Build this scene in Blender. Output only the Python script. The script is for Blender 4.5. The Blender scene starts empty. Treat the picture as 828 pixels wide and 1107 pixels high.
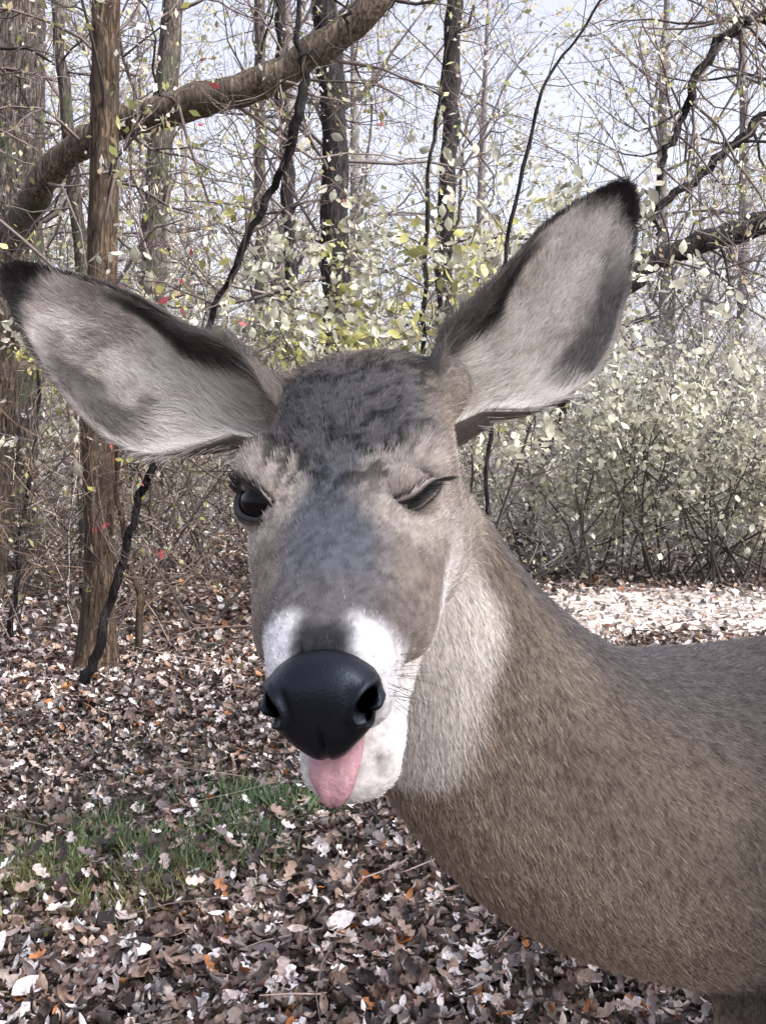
import bpy, math, time
import numpy as np
from mathutils import Vector
T0=time.time()
rng=np.random.default_rng(11)
CAMZ=1.15; F=1100.0
def at(a,b,d):
    return np.array([(a-414)*d/F, d, CAMZ-(b-500)*d/F])
def nrm(v):
    v=np.asarray(v,float); return v/np.maximum(np.linalg.norm(v,axis=-1,keepdims=True),1e-9)
def sstep(a,b,x):
    t=np.clip((x-a)/(b-a),0,1); return t*t*(3-2*t)
def vnoise(P,scale,seed=0.0):
    Q=np.asarray(P)*scale+seed*7.13; i=np.floor(Q); f=Q-i; f=f*f*(3-2*f); out=0
    for a in (0,1):
        for b in (0,1):
            for c in (0,1):
                h=np.sin((i[:,0]+a)*127.1+(i[:,1]+b)*311.7+(i[:,2]+c)*74.7+seed)*43758.5453
                h=h-np.floor(h)
                w=(f[:,0] if a else 1-f[:,0])*(f[:,1] if b else 1-f[:,1])*(f[:,2] if c else 1-f[:,2])
                out=out+h*w
    return out
def fbm(P,scale,seed=0): return (vnoise(P,scale,seed)+.5*vnoise(P,scale*2.1,seed+1)+.25*vnoise(P,scale*4.3,seed+2))/1.75

# ---------- mesh helpers
def make_mesh(name,verts,faces,mat=None,col=None,smooth=True,parent=None,link=True):
    verts=np.asarray(verts,np.float32)
    if not isinstance(faces,list): faces=[faces]
    faces=[np.asarray(f,np.int32) for f in faces if len(f)]
    me=bpy.data.meshes.new(name)
    me.vertices.add(len(verts)); me.vertices.foreach_set('co',verts.ravel())
    nl=sum(f.size for f in faces); npoly=sum(len(f) for f in faces)
    me.loops.add(nl); me.loops.foreach_set('vertex_index',np.concatenate([f.ravel() for f in faces]))
    tot=np.concatenate([np.full(len(f),f.shape[1],np.int32) for f in faces])
    st=np.concatenate([[0],np.cumsum(tot)[:-1]]).astype(np.int32)
    me.polygons.add(npoly); me.polygons.foreach_set('loop_start',st)
    me.polygons.foreach_set('use_smooth',np.full(npoly,smooth,bool))
    me.update(calc_edges=True); me.validate()
    if col is not None:
        c=np.ones((len(verts),4),np.float32); c[:,:3]=col
        a=me.color_attributes.new('Col','FLOAT_COLOR','POINT'); a.data.foreach_set('color',c.ravel())
    if mat: me.materials.append(mat)
    if not link: return me
    o=bpy.data.objects.new(name,me); bpy.context.collection.objects.link(o)
    if parent: o.parent=parent
    return o
class Buf:
    def __init__(s): s.v=[];s.f={};s.c=[];s.n=0
    def add(s,v,f,c=None):
        v=np.asarray(v).reshape(-1,3); f=np.asarray(f)
        s.f.setdefault(f.shape[1],[]).append(f+s.n); s.v.append(v); s.n+=len(v)
        if c is None: c=(.5,.5,.5)
        cc=np.empty((len(v),3)); cc[:]=c; s.c.append(cc)
    def build(s,name,mat,smooth=True,parent=None,link=True):
        return make_mesh(name,np.concatenate(s.v),[np.concatenate(x) for x in s.f.values()],mat,np.concatenate(s.c),smooth,parent,link)
def tubes(C,R,m=5):
    C=np.asarray(C,float); R=np.asarray(R,float)
    if C.ndim==2: C=C[None]; R=R[None]
    B,n,_=C.shape
    T=np.empty_like(C); T[:,1:-1]=C[:,2:]-C[:,:-2]; T[:,0]=C[:,1]-C[:,0]; T[:,-1]=C[:,-1]-C[:,-2]; T=nrm(T)
    ref=np.array([.31,.93,.2]); U=nrm(np.cross(T,ref)); W=np.cross(T,U)
    a=np.arange(m)*2*np.pi/m
    v=C[:,:,None]+R[:,:,None,None]*(np.cos(a)[None,None,:,None]*U[:,:,None]+np.sin(a)[None,None,:,None]*W[:,:,None])
    idx=np.arange(B*n*m).reshape(B,n,m)
    a0=idx[:,:-1]; a1=idx[:,1:]
    f=np.stack([a0,np.roll(a0,-1,2),np.roll(a1,-1,2),a1],-1).reshape(-1,4)
    return v.reshape(-1,3),f
def spline(P,n):
    P=np.asarray(P,float)
    d=np.r_[0,np.cumsum(np.linalg.norm(np.diff(P[:,:3],axis=0),axis=1))]; u=np.linspace(0,d[-1],n)
    m=np.gradient(P,d,axis=0)
    k=np.clip(np.searchsorted(d,u,side='right')-1,0,len(d)-2)
    h=(d[k+1]-d[k]); s=((u-d[k])/h)[:,None]; h=h[:,None]
    return (2*s**3-3*s**2+1)*P[k]+(s**3-2*s**2+s)*h*m[k]+(-2*s**3+3*s**2)*P[k+1]+(s**3-s**2)*h*m[k+1]
def grow(p,d,L,r,n=6,wob=.18,up=0.0,tip=.25):
    B=len(p); C=np.empty((B,n,3)); C[:,0]=p; d=nrm(d).copy(); st=(np.asarray(L)/(n-1))[:,None]
    for i in range(1,n):
        d=nrm(d+wob*rng.normal(size=(B,3))+np.array([0,0,up])); C[:,i]=C[:,i-1]+d*st
    R=np.asarray(r)[:,None]*np.linspace(1,tip,n)[None]
    return C,R
def kids(C,R,k,umin,umax,spread,lr,rr,Lp):
    B,n,_=C.shape; bi=np.repeat(np.arange(B),k); u=rng.uniform(umin,umax,len(bi))*(n-1)
    i=np.minimum(u.astype(int),n-2); f=(u-i)[:,None]
    p=C[bi,i]*(1-f)+C[bi,i+1]*f; t=nrm(C[bi,i+1]-C[bi,i])
    d=nrm(t+spread*nrm(rng.normal(size=(len(bi),3)))+np.array([0,0,.1]))
    r=(R[bi,i]*(1-f[:,0])+R[bi,i+1]*f[:,0])*rr
    L=np.asarray(Lp)[bi]*lr*rng.uniform(.6,1.3,len(bi))
    return p,d,L,r
def rotz_tilt(n,tilt):
    yaw=rng.uniform(0,2*np.pi,n); t=rng.normal(0,tilt,n); r=rng.normal(0,tilt,n)
    def mat(a,ax):
        c,s=np.cos(a),np.sin(a); M=np.zeros((n,3,3)); i,j=[(1,2),(2,0),(0,1)][ax]
        M[:,ax,ax]=1; M[:,i,i]=c; M[:,j,j]=c; M[:,i,j]=-s; M[:,j,i]=s; return M
    return mat(yaw,2)@mat(t,0)@mat(r,1)
def scatter(buf,tv,tf,pos,sc,R,col):
    n=len(pos); v=np.einsum('nij,mj->nmi',R,tv)*np.asarray(sc)[:,None,None]+np.asarray(pos)[:,None]
    f=(tf[None]+(np.arange(n)*len(tv))[:,None,None]).reshape(-1,tf.shape[1])
    buf.add(v.reshape(-1,3),f,np.repeat(col,len(tv),axis=0))
def leaf_template(w,ys=None,fold=.15,curl=.2):
    w=np.array(w); n=len(w); y=np.linspace(-.5,.5,n); v=[]
    for i in range(n):
        for x in (-1,0,1): v.append((x*w[i]*.5, y[i]+(.04 if x else 0), fold*abs(x)*w[i]+curl*y[i]**2))
    f=[]
    for i in range(n-1):
        for j in (0,1):
            a=i*3+j; f.append((a,a+1,a+4,a+3))
    return np.array(v),np.array(f)
OAK=leaf_template([.08,.45,.25,.66,.36,.55,.10],fold=.25,curl=.6)
OVAL=leaf_template([.06,.5,.62,.4,.04],fold=.15,curl=.4)
CURL=leaf_template([.05,.35,.42,.30,.04],fold=.5,curl=1.0)
SM=(np.array([[-.28,0,.05],[0,-.5,0],[.28,0,.05],[0,.5,0]]),np.array([[0,1,2,3]]))
BLADE=(np.array([[-.05,0,0],[.05,0,0],[.035,.12,.5],[-.035,.12,.5],[.0,.42,.95],[.0,.42,.95]]),np.array([[0,1,2,3],[3,2,4,5]]))

# ---------- materials
def newmat(name):
    m=bpy.data.materials.new(name); m.use_nodes=True; nt=m.node_tree; nt.nodes.clear(); return m,nt,nt.nodes,nt.links
def out(nt,sh):
    o=nt.nodes.new('ShaderNodeOutputMaterial'); nt.links.new(sh,o.inputs['Surface'])
def attr_mat(name,rough=.7,trans=0.0,spec=.3,nscale=60,namt=.35,bump=0.0,attr='Col'):
    m,nt,N,L=newmat(name); a=N.new('ShaderNodeAttribute'); a.attribute_name=attr
    col=a.outputs['Color']
    if namt:
        tc=N.new('ShaderNodeTexCoord'); no=N.new('ShaderNodeTexNoise'); no.inputs['Scale'].default_value=nscale; no.inputs['Detail'].default_value=2
        L.new(tc.outputs['Object'],no.inputs['Vector'])
        mr=N.new('ShaderNodeMapRange'); mr.inputs[1].default_value=.3; mr.inputs[2].default_value=.7; mr.inputs[3].default_value=1-namt; mr.inputs[4].default_value=1+namt
        L.new(no.outputs['Fac'],mr.inputs[0])
        vm=N.new('ShaderNodeVectorMath'); vm.operation='SCALE'; L.new(a.outputs['Color'],vm.inputs[0]); L.new(mr.outputs[0],vm.inputs['Scale']); col=vm.outputs[0]
    p=N.new('ShaderNodeBsdfPrincipled'); L.new(col,p.inputs['Base Color']); p.inputs['Roughness'].default_value=rough; p.inputs['Specular IOR Level'].default_value=spec
    if bump:
        b=N.new('ShaderNodeBump'); b.inputs['Strength'].default_value=bump; b.inputs['Distance'].default_value=.003; L.new(no.outputs['Fac'],b.inputs['Height']); L.new(b.outputs[0],p.inputs['Normal'])
    sh=p.outputs[0]
    if trans:
        t=N.new('ShaderNodeBsdfTranslucent'); L.new(col,t.inputs['Color']); mx=N.new('ShaderNodeMixShader'); mx.inputs[0].default_value=trans
        L.new(sh,mx.inputs[1]); L.new(t.outputs[0],mx.inputs[2]); sh=mx.outputs[0]
    out(nt,sh); return m
def bark_mat(name,c1,c2,c3=(.10,.13,.07)):
    m,nt,N,L=newmat(name); tc=N.new('ShaderNodeTexCoord'); mp=N.new('ShaderNodeMapping'); mp.inputs['Scale'].default_value=(30,30,4)
    L.new(tc.outputs['Object'],mp.inputs[0])
    no=N.new('ShaderNodeTexNoise'); no.inputs['Scale'].default_value=1.3; no.inputs['Detail'].default_value=10; no.inputs['Roughness'].default_value=.65; no.inputs['Distortion'].default_value=1.2
    L.new(mp.outputs[0],no.inputs['Vector'])
    wv=N.new('ShaderNodeVectorMath'); wv.operation='MULTIPLY_ADD'; L.new(no.outputs['Color'],wv.inputs[0]); wv.inputs[1].default_value=(2.6,2.6,2.6); L.new(mp.outputs[0],wv.inputs[2])
    vo=N.new('ShaderNodeTexVoronoi'); vo.feature='DISTANCE_TO_EDGE'; vo.inputs['Scale'].default_value=1.1
    L.new(wv.outputs[0],vo.inputs['Vector'])
    mul=N.new('ShaderNodeMath'); mul.operation='MULTIPLY_ADD'; L.new(vo.outputs['Distance'],mul.inputs[0]); mul.inputs[1].default_value=.7; L.new(no.outputs['Fac'],mul.inputs[2])
    cr=N.new('ShaderNodeValToRGB'); e=cr.color_ramp.elements; e[0].position=.42; e[0].color=(*[x*.18 for x in c1],1); e[1].position=.85; e[1].color=(*c2,1)
    k=e.new(.60); k.color=(*c1,1)
    L.new(mul.outputs[0],cr.inputs[0])
    n2=N.new('ShaderNodeTexNoise'); n2.inputs['Scale'].default_value=2.2; n2.inputs['Detail'].default_value=5; L.new(tc.outputs['Object'],n2.inputs['Vector'])
    r2=N.new('ShaderNodeMapRange'); r2.inputs[1].default_value=.50; r2.inputs[2].default_value=.66; r2.inputs[4].default_value=.7; L.new(n2.outputs['Fac'],r2.inputs[0])
    mx=N.new('ShaderNodeMixRGB'); L.new(r2.outputs[0],mx.inputs[0]); L.new(cr.outputs[0],mx.inputs[1]); mx.inputs[2].default_value=(*c3,1)
    p=N.new('ShaderNodeBsdfPrincipled'); p.inputs['Roughness'].default_value=.9; p.inputs['Specular IOR Level'].default_value=.15; L.new(mx.outputs[0],p.inputs['Base Color'])
    b=N.new('ShaderNodeBump'); b.inputs['Strength'].default_value=1; b.inputs['Distance'].default_value=.04; L.new(mul.outputs[0],b.inputs['Height']); L.new(b.outputs[0],p.inputs['Normal'])
    out(nt,p.outputs[0]); return m
M_bark=bark_mat('bark_grey_brown',(.12,.10,.09),(.32,.29,.265))
M_barkw=bark_mat('bark_warm',(.12,.085,.06),(.32,.24,.17),(.08,.07,.055))
M_barkl=bark_mat('bark_tan',(.20,.16,.125),(.44,.38,.31),(.11,.10,.075))
M_dark=bark_mat('bark_dark',(.035,.03,.032),(.10,.09,.09),(.03,.033,.028))
M_twig=attr_mat('twig_bark',.8,0,.2,30,0)
M_leaf=attr_mat('foliage_leaf',.45,.35,.4,25,0)
M_litter=attr_mat('dry_leaf',.5,.0,.5,90,.35)
M_grass=attr_mat('grass_blade',.5,.3,.3,60,0)

def ground_mat():
    m,nt,N,L=newmat('forest_soil'); tc=N.new('ShaderNodeTexCoord')
    v=N.new('ShaderNodeTexVoronoi'); v.inputs['Scale'].default_value=22; v.inputs['Randomness'].default_value=1; L.new(tc.outputs['Object'],v.inputs['Vector'])
    n=N.new('ShaderNodeTexNoise'); n.inputs['Scale'].default_value=1.1; n.inputs['Detail'].default_value=8; L.new(tc.outputs['Object'],n.inputs['Vector'])
    sx=N.new('ShaderNodeSeparateColor'); L.new(v.outputs['Color'],sx.inputs[0])
    cr=N.new('ShaderNodeValToRGB'); e=cr.color_ramp.elements; e[0].color=(.03,.022,.02,1); e[1].color=(.30,.24,.21,1); k=e.new(.55); k.color=(.09,.065,.055,1)
    L.new(sx.outputs[0],cr.inputs[0])
    mx=N.new('ShaderNodeMixRGB'); mx.blend_type='MULTIPLY'; mx.inputs[0].default_value=.6; L.new(cr.outputs[0],mx.inputs[1]); L.new(n.outputs['Color'],mx.inputs[2])
    p=N.new('ShaderNodeBsdfPrincipled'); p.inputs['Roughness'].default_value=.9; p.inputs['Specular IOR Level'].default_value=.15; L.new(mx.outputs[0],p.inputs['Base Color'])
    b=N.new('ShaderNodeBump'); b.inputs['Strength'].default_value=.8; b.inputs['Distance'].default_value=.03; L.new(v.outputs['Distance'],b.inputs['Height']); L.new(b.outputs[0],p.inputs['Normal'])
    out(nt,p.outputs[0]); return m
def gz(x,y):
    P=np.stack([x,y,0*x],-1); return (fbm(P,.5,3)-.5)*.10*np.clip((y-2)/3,0,1)
gx=np.r_[np.linspace(-150,-12,14)[:-1],np.linspace(-12,14,105),np.linspace(14,150,14)[1:]]
gy=np.r_[np.linspace(-40,-2,6)[:-1],np.linspace(-2,24,105),np.linspace(24,260,16)[1:]]
GX,GY=np.meshgrid(gx,gy); idx=np.arange(GX.size).reshape(GX.shape)
gv=np.stack([GX.ravel(),GY.ravel(),gz(GX.ravel(),GY.ravel())],-1)
gf=np.stack([idx[:-1,:-1],idx[:-1,1:],idx[1:,1:],idx[1:,:-1]],-1).reshape(-1,4)
make_mesh('ground',gv,gf,ground_mat())
# worn trail crossing behind the deer
def pathy(x): return 7.6+.22*(x-2)+.25*np.sin(x*.7)
def path_mat():
    m,nt,N,L=newmat('trail_dirt'); tc=N.new('ShaderNodeTexCoord'); n=N.new('ShaderNodeTexNoise'); n.inputs['Scale'].default_value=7; n.inputs['Detail'].default_value=8; L.new(tc.outputs['Object'],n.inputs['Vector'])
    cr=N.new('ShaderNodeValToRGB'); e=cr.color_ramp.elements; e[0].position=.35; e[0].color=(.24,.20,.17,1); e[1].position=.64; e[1].color=(.66,.61,.58,1); L.new(n.outputs['Fac'],cr.inputs[0])
    p=N.new('ShaderNodeBsdfPrincipled'); p.inputs['Roughness'].default_value=.95; L.new(cr.outputs[0],p.inputs['Base Color']); b=N.new('ShaderNodeBump'); b.inputs['Distance'].default_value=.02; L.new(n.outputs['Fac'],b.inputs['Height']); L.new(b.outputs[0],p.inputs['Normal']); out(nt,p.outputs[0]); return m
px_=np.linspace(.2,14,90); pw=np.linspace(-1,1,15); PX,PW=np.meshgrid(px_,pw,indexing='ij'); PY=pathy(PX)+PW*1.25*(1+.25*np.sin(PX*3+PW))*np.clip((PX-.2)/1.2,.05,1)
pv=np.stack([PX.ravel(),PY.ravel(),gz(PX.ravel(),PY.ravel())+.014-.010*np.abs(PW.ravel())**3],-1); idx=np.arange(PX.size).reshape(PX.shape)
make_mesh('path',pv,np.stack([idx[:-1,:-1],idx[1:,:-1],idx[1:,1:],idx[:-1,1:]],-1).reshape(-1,4),path_mat())

PALL=np.array([(.19,.125,.095),(.30,.215,.165),(.50,.42,.37),(.085,.058,.045),(.68,.63,.61),(.36,.285,.26),(.42,.17,.06),(.19,.155,.15),(.82,.78,.77),(.035,.026,.023)])
PRL=np.array([.15,.11,.10,.18,.08,.07,.02,.10,.055,.22]); PRL/=PRL.sum()
def litter_cols(n,P=None):
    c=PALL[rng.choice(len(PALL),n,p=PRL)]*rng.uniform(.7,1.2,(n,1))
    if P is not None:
        near=sstep(1.4,.5,np.abs(P[:,1]-pathy(P[:,0])))*(P[:,0]>.3); c=c*(1+.3*near[:,None])+.20*near[:,None]  # leaves by the trail brightened: sunlit patch put into their colour
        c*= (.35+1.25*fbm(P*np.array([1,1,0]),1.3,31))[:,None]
    return np.minimum(c,.88)
B=Buf()
def lit(n,y,x,tmpl,s0,s1,tilt,zmax=.035):
    near=sstep(1.3,.5,np.abs(y-pathy(x)))*(x>.3); kp=rng.uniform(0,1,n)>near*.35; x,y=x[kp],y[kp]; n=len(x)
    pos=np.stack([x,y,gz(x,y)+rng.uniform(.004,zmax,n)],-1)
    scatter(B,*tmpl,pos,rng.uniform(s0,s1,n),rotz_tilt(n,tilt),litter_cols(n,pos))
n=24000; y=1.6+4.6*rng.uniform(0,1,n)**1.15; x=rng.uniform(-1,1,n)*(y*.46+.4); lit(n,y,x,OAK,.018,.060,.55)
n=22000; y=1.6+5*rng.uniform(0,1,n)**1.15; x=rng.uniform(-1,1,n)*(y*.46+.4); lit(n,y,x,CURL,.012,.050,.9,.045)
n=34000; y=4.5+11.5*rng.uniform(0,1,n)**1.0; x=rng.uniform(-1,1,n)*(y*.5+1); lit(n,y,x,OVAL,.03,.085,.55,.04)
n=5000; y=rng.uniform(-1.5,2.5,n); x=rng.uniform(-3,3.5,n); lit(n,y,x,OVAL,.05,.10,.3)
n=12000; y=rng.uniform(12,26,n); x=rng.uniform(-1,1,n)*(y*.55+1); lit(n,y,x,SM,.1,.2,.35)
# leaves caught on top of the grass
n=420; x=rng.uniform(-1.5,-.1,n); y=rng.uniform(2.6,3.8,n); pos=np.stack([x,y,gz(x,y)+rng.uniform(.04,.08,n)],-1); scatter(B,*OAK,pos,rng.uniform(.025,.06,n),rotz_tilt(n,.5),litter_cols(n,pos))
B.build('leaf_litter',M_litter)
def sticks():
    n=480; y=1.8+9*rng.uniform(0,1,n); x=rng.uniform(-1,1,n)*(y*.46+.4); p=np.stack([x,y,gz(x,y)+.02],-1); a=rng.uniform(0,6.28,n)
    c,r=grow(p,np.stack([np.cos(a),np.sin(a),rng.uniform(0,.12,n)],-1),rng.uniform(.15,.7,n),rng.uniform(.0015,.005,n),n=5,wob=.12,up=-.02)
    T=Buf(); T.add(*tubes(c,r,5),np.repeat(np.array([.20,.16,.14])*rng.uniform(.4,2.2,(n,1)),25,axis=0)); T.build('fallen_sticks',M_twig)
sticks()
def grass(name,cents,n,hmin,hmax,base,thr=.50):
    B=Buf(); k=rng.integers(0,len(cents),n); c=np.array(cents)[k]
    x=c[:,0]+rng.normal(0,1,n)*c[:,2]; y=c[:,1]+rng.normal(0,1,n)*c[:,3]
    P=np.stack([x,y,0*x],-1); tuft=.6*vnoise(P,9,5)+.4*vnoise(P,23,6); keep=tuft>thr; x=x[keep];y=y[keep];n=len(x)
    col=np.array(base)*rng.uniform(.4,1.8,(n,1))+rng.uniform(0,.08,(n,1))*np.array([1,.9,.4])
    scatter(B,*BLADE,np.stack([x,y,gz(x,y)],-1),rng.uniform(hmin,hmax,n),rotz_tilt(n,.45),col)
    B.build(name,M_grass,smooth=False)
g1=at(240,885,3.25); g2=at(70,935,2.9); g3=at(150,925,2.95); g4=at(310,875,3.35)
grass('grass_patch',[(g1[0],3.25,.24,.16),(g4[0],3.42,.16,.10),(g3[0],2.95,.2,.14)],9500,.03,.095,(.09,.15,.08))
grass('grass_patch',[(g2[0],2.85,.25,.18),(at(40,960,2.7)[0],2.7,.2,.12)],6400,.03,.08,(.21,.23,.10))

# ---------- trees
def trunk(name,pts,mat,m=18,n=40,rough=.06,twigs=None,twc=(.12,.10,.095),leaves=0,lc=None,ls=.05,kink=0):
    P=np.array([[*p,r] for p,r in pts]); S=spline(P,n); C=S[:,:3]; R=np.maximum(S[:,3],.002)
    if kink:
        w=np.stack([fbm(C,5,i+40)-.5 for i in range(3)],-1)+.4*np.stack([fbm(C,17,i+50)-.5 for i in range(3)],-1); C=C+w*kink; R=R*(.8+.45*fbm(C,9,60))
    par=bpy.data.objects.new(name,None); bpy.context.collection.objects.link(par)
    v,f=tubes(C,R,m)
    k=np.repeat(np.arange(n),m); d=nrm(v-C[k]); amp=(fbm(v*np.array([1,1,.25]),14,2)-.5)*2*rough
    v=v+d*(amp*R[k])[:,None]
    make_mesh('trunk',v,f,mat,parent=par)
    if twigs:
        nb,L0,r0,levels,umin=twigs
        T=Buf(); p,d,L,r=kids(C[None],R[None],nb,umin,.98,1.6,1,.4,[L0]); r=np.minimum(r,r0)
        LC=[]
        for lv in range(levels):
            c,rr=grow(p,d,L,np.maximum(r,.0018),n=7,wob=.26,up=.02); cc=np.repeat(np.array(twc)*rng.uniform(.3,1.9,(len(c),1)),28,axis=0); T.add(*tubes(c,rr,4),cc)
            LC.append(c); p,d,L,r=kids(c,rr,4 if lv<levels-1 else 0,.2,1,1.1,.55,.65,L) if lv<levels-1 else (p,d,L,r)
        T.build('branches',M_twig,parent=par)
        if leaves:
            q=LC[-1].reshape(-1,3); q=q[rng.integers(0,len(q),leaves)]+rng.normal(0,.05,(leaves,3))
            LB=Buf(); pal=np.array(lc); scatter(LB,*SM,q,rng.uniform(.6,1.4,leaves)*ls,rotz_tilt(leaves,1.0),pal[rng.integers(0,len(pal),leaves)]*rng.uniform(.5,1.3,(leaves,1)))
            LB.build('leaves',M_leaf,parent=par)
    return par
PALE=[(.50,.50,.27),(.64,.62,.50),(.34,.38,.14),(.76,.73,.66),(.45,.36,.22)]
def gb(a,d): p=at(a,500,d); return np.array([p[0],p[1],-.05])
trunk('oak_tree',[(gb(2,9),.42),(at(5,600,9),.33),(at(8,300,9),.30),(at(12,0,9),.28),(at(20,-500,9),.2)],M_bark,m=36,n=80,rough=.14,twigs=(16,2.2,.035,3,.35),leaves=900,lc=PALE)
trunk('oak_tree',[(gb(104,5.7),.15),(at(106,690,5.7),.112),(at(107,480,5.75),.092),(at(112,250,5.8),.085),(at(115,0,5.8),.078),(at(118,-500,6),.06)],M_barkw,m=26,n=70,rough=.12,twigs=(14,1.4,.014,3,.3),leaves=700,lc=PALE)
trunk('maple_tree',[(gb(-12,8.6),.17),(at(0,380,8.4),.13),(at(28,235,8.0),.11),(at(75,165,7.6),.105),(at(130,133,7.4),.105),(at(200,112,7.2),.112),(at(265,95,7.1),.11),(at(330,66,7.0),.105),(at(385,25,6.9),.10),(at(425,-40,6.8),.09),(at(470,-260,6.6),.06)],M_barkl,m=22,n=90,rough=.12,twigs=(24,1.3,.016,3,.35),leaves=1500,lc=PALE,kink=.08)
trunk('young_tree',[(gb(95,8.5),.06),(at(88,290,8.4),.055),(at(72,120,8.3),.05),(at(62,0,8.2),.045),(at(50,-300,8),.03)],M_bark,m=10,twigs=(14,1.2,.01,3,.2),leaves=500,lc=PALE,kink=.08)
trunk('oak_tree',[(gb(160,13),.19),(at(165,300,13),.15),(at(178,120,13),.14),(at(188,0,13),.13),(at(200,-300,13),.09)],M_bark,m=14,twigs=(24,2.4,.03,3,.3),leaves=900,lc=PALE,kink=.1)
trunk('oak_tree',[(gb(365,11),.2),(at(362,270,11),.15),(at(360,120,11),.14),(at(352,0,11),.13),(at(345,-300,11),.09)],M_dark,m=16,twigs=(24,2.2,.025,3,.3),leaves=900,lc=PALE,kink=.1)
trunk('oak_tree',[(gb(310,14),.10),(at(312,230,14),.085),(at(305,100,14),.08),(at(300,-200,14),.06)],M_dark,m=12,twigs=(20,2.2,.02,3,.3),leaves=500,lc=PALE,kink=.14)
trunk('oak_tree',[(gb(478,17),.18),(at(482,230,17),.15),(at(488,100,17),.14),(at(490,0,17),.13),(at(495,-250,17),.1)],M_dark,m=14,twigs=(28,3,.03,3,.25),leaves=900,lc=PALE,kink=.12)
trunk('oak_tree',[(gb(280,19),.13),(at(282,230,19),.11),(at(280,0,19),.1),(at(275,-250,19),.08)],M_bark,m=12,twigs=(28,3,.03,3,.25),leaves=700,lc=PALE,kink=.12)
trunk('sapling',[(gb(84,5.3),.030),(at(92,730,5.25),.026),(at(118,650,5.2),.023),(at(150,540,5.1),.020),(at(168,490,5.0),.018),(at(225,355,4.8),.016),(at(262,275,4.7),.016),(at(300,190,4.6),.018),(at(322,118,4.5),.026),(at(332,82,4.5),.020),(at(318,30,4.5),.012),(at(335,-60,4.5),.010)],M_dark,m=10,n=90,twigs=(30,.8,.006,3,.1),twc=(.10,.08,.07),leaves=130,lc=[(.45,.10,.10),(.4,.4,.12),(.5,.45,.3)],ls=.045,kink=.10)
trunk('sapling',[(gb(520,5),.012),(at(535,380,5),.010),(at(545,280,5),.010),(at(562,190,5),.010),(at(588,95,5),.008),(at(648,5,5),.006),(at(690,-60,5),.005)],M_dark,m=8,n=60,twigs=(18,.8,.004,3,.3),leaves=250,lc=PALE,ls=.035,kink=.06)
trunk('sapling',[(gb(150,6.0),.025),(at(148,640,6.0),.02),(at(130,560,6.0),.016),(at(122,400,6),.012)],M_barkw,m=8,twigs=(18,.8,.006,3,.1),twc=(.2,.14,.1),leaves=120,lc=PALE,ls=.04,kink=.06)
trunk('sapling',[(gb(10,6.5),.02),(at(25,560,6.5),.014),(at(42,430,6.5),.010),(at(40,300,6.5),.006)],M_dark,m=7,twigs=(18,.9,.006,3,.1),leaves=100,lc=PALE,ls=.04,kink=.08)
trunk('sapling',[(gb(440,7),.02),(at(460,300,7),.016),(at(463,190,7),.014),(at(480,60,7),.012),(at(500,-60,7),.008)],M_dark,m=7,twigs=(18,1.0,.006,3,.3),leaves=300,lc=PALE,ls=.045,kink=.08)
trunk('leaning_tree',[(gb(900,8.5),.09),(at(905,300,8.4),.08),(at(870,90,8.2),.055),(at(825,15,8),.042),(at(775,42,8),.036),(at(740,110,8),.03),(at(716,190,8),.022),(at(705,260,8),.012)],M_dark,m=12,n=90,twigs=(36,1.5,.016,3,.35),leaves=1400,lc=PALE,kink=.22)
trunk('leaning_tree',[(gb(960,9),.09),(at(930,200,9),.07),(at(860,120,8.8),.05),(at(812,135,8.7),.04),(at(770,185,8.6),.034),(at(700,228,8.5),.025),(at(640,240,8.4),.012)],M_dark,m=12,n=90,twigs=(36,1.4,.014,3,.3),leaves=1400,lc=PALE,kink=.22)
trunk('fallen_log',[(gb(560,13),.09),(at(650,345,12.5),.11),(at(700,285,12.3),.13),(at(760,262,12.2),.13),(at(850,235,12),.14),(at(1000,180,11.5),.15)],M_dark,m=14,n=70,rough=.15,twigs=(28,1.5,.02,3,.1),kink=.2)

# unseen trees added right of / behind the camera to shade deer and ground
SUN=nrm(np.array([.66,-.34,.68]))
def crown_tree(name,base,h,cr,nleaf,lc,ls,rt=.22):
    par=bpy.data.objects.new(name,None); bpy.context.collection.objects.link(par)
    b=np.array([base[0],base[1],-.05]); C=spline(np.array([[*(b),rt*1.3],[*(b+[.05,0,h*.3]),rt],[*(b+[.1,.1,h*.7]),rt*.6],[*(b+[0,.1,h*1.1]),rt*.15]]),30)
    v,f=tubes(C[:,:3],C[:,3],16); make_mesh('trunk',v,f,M_bark,parent=par)
    T=Buf(); p,d,L,r=kids(C[None,:,:3],C[None,:,3],34,.4,.98,1.9,1,.5,[cr*1.0]); LC=[]
    for lv in range(3):
        c,rr=grow(p,d,L,np.maximum(r,.003),n=7,wob=.2,up=.02); T.add(*tubes(c,rr,4),(.15,.12,.1)); LC.append(c)
        if lv<2: p,d,L,r=kids(c,rr,4,.2,1,1.1,.5,.6,L)
    T.build('branches',M_twig,parent=par)
    if nleaf:
        q=np.concatenate([LC[1].reshape(-1,3),LC[2].reshape(-1,3)]); q=q[rng.integers(0,len(q),nleaf)]+rng.normal(0,.09,(nleaf,3))
        LB=Buf(); pal=np.array(lc); scatter(LB,*SM,q,rng.uniform(.7,1.3,nleaf)*ls,rotz_tilt(nleaf,.8),pal[rng.integers(0,len(pal),nleaf)]*rng.uniform(.7,1.2,(nleaf,1)))
        LB.build('foliage',M_leaf,parent=par)
G=[(.07,.10,.03),(.10,.11,.03),(.12,.09,.03)]
k=7.0/SUN[2]; c=np.array([.35,.95,1.0])+SUN*k
crown_tree('added_shade_tree',(c[0]+.2,c[1]),7.0,2.1,20000,G,.19)
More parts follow.
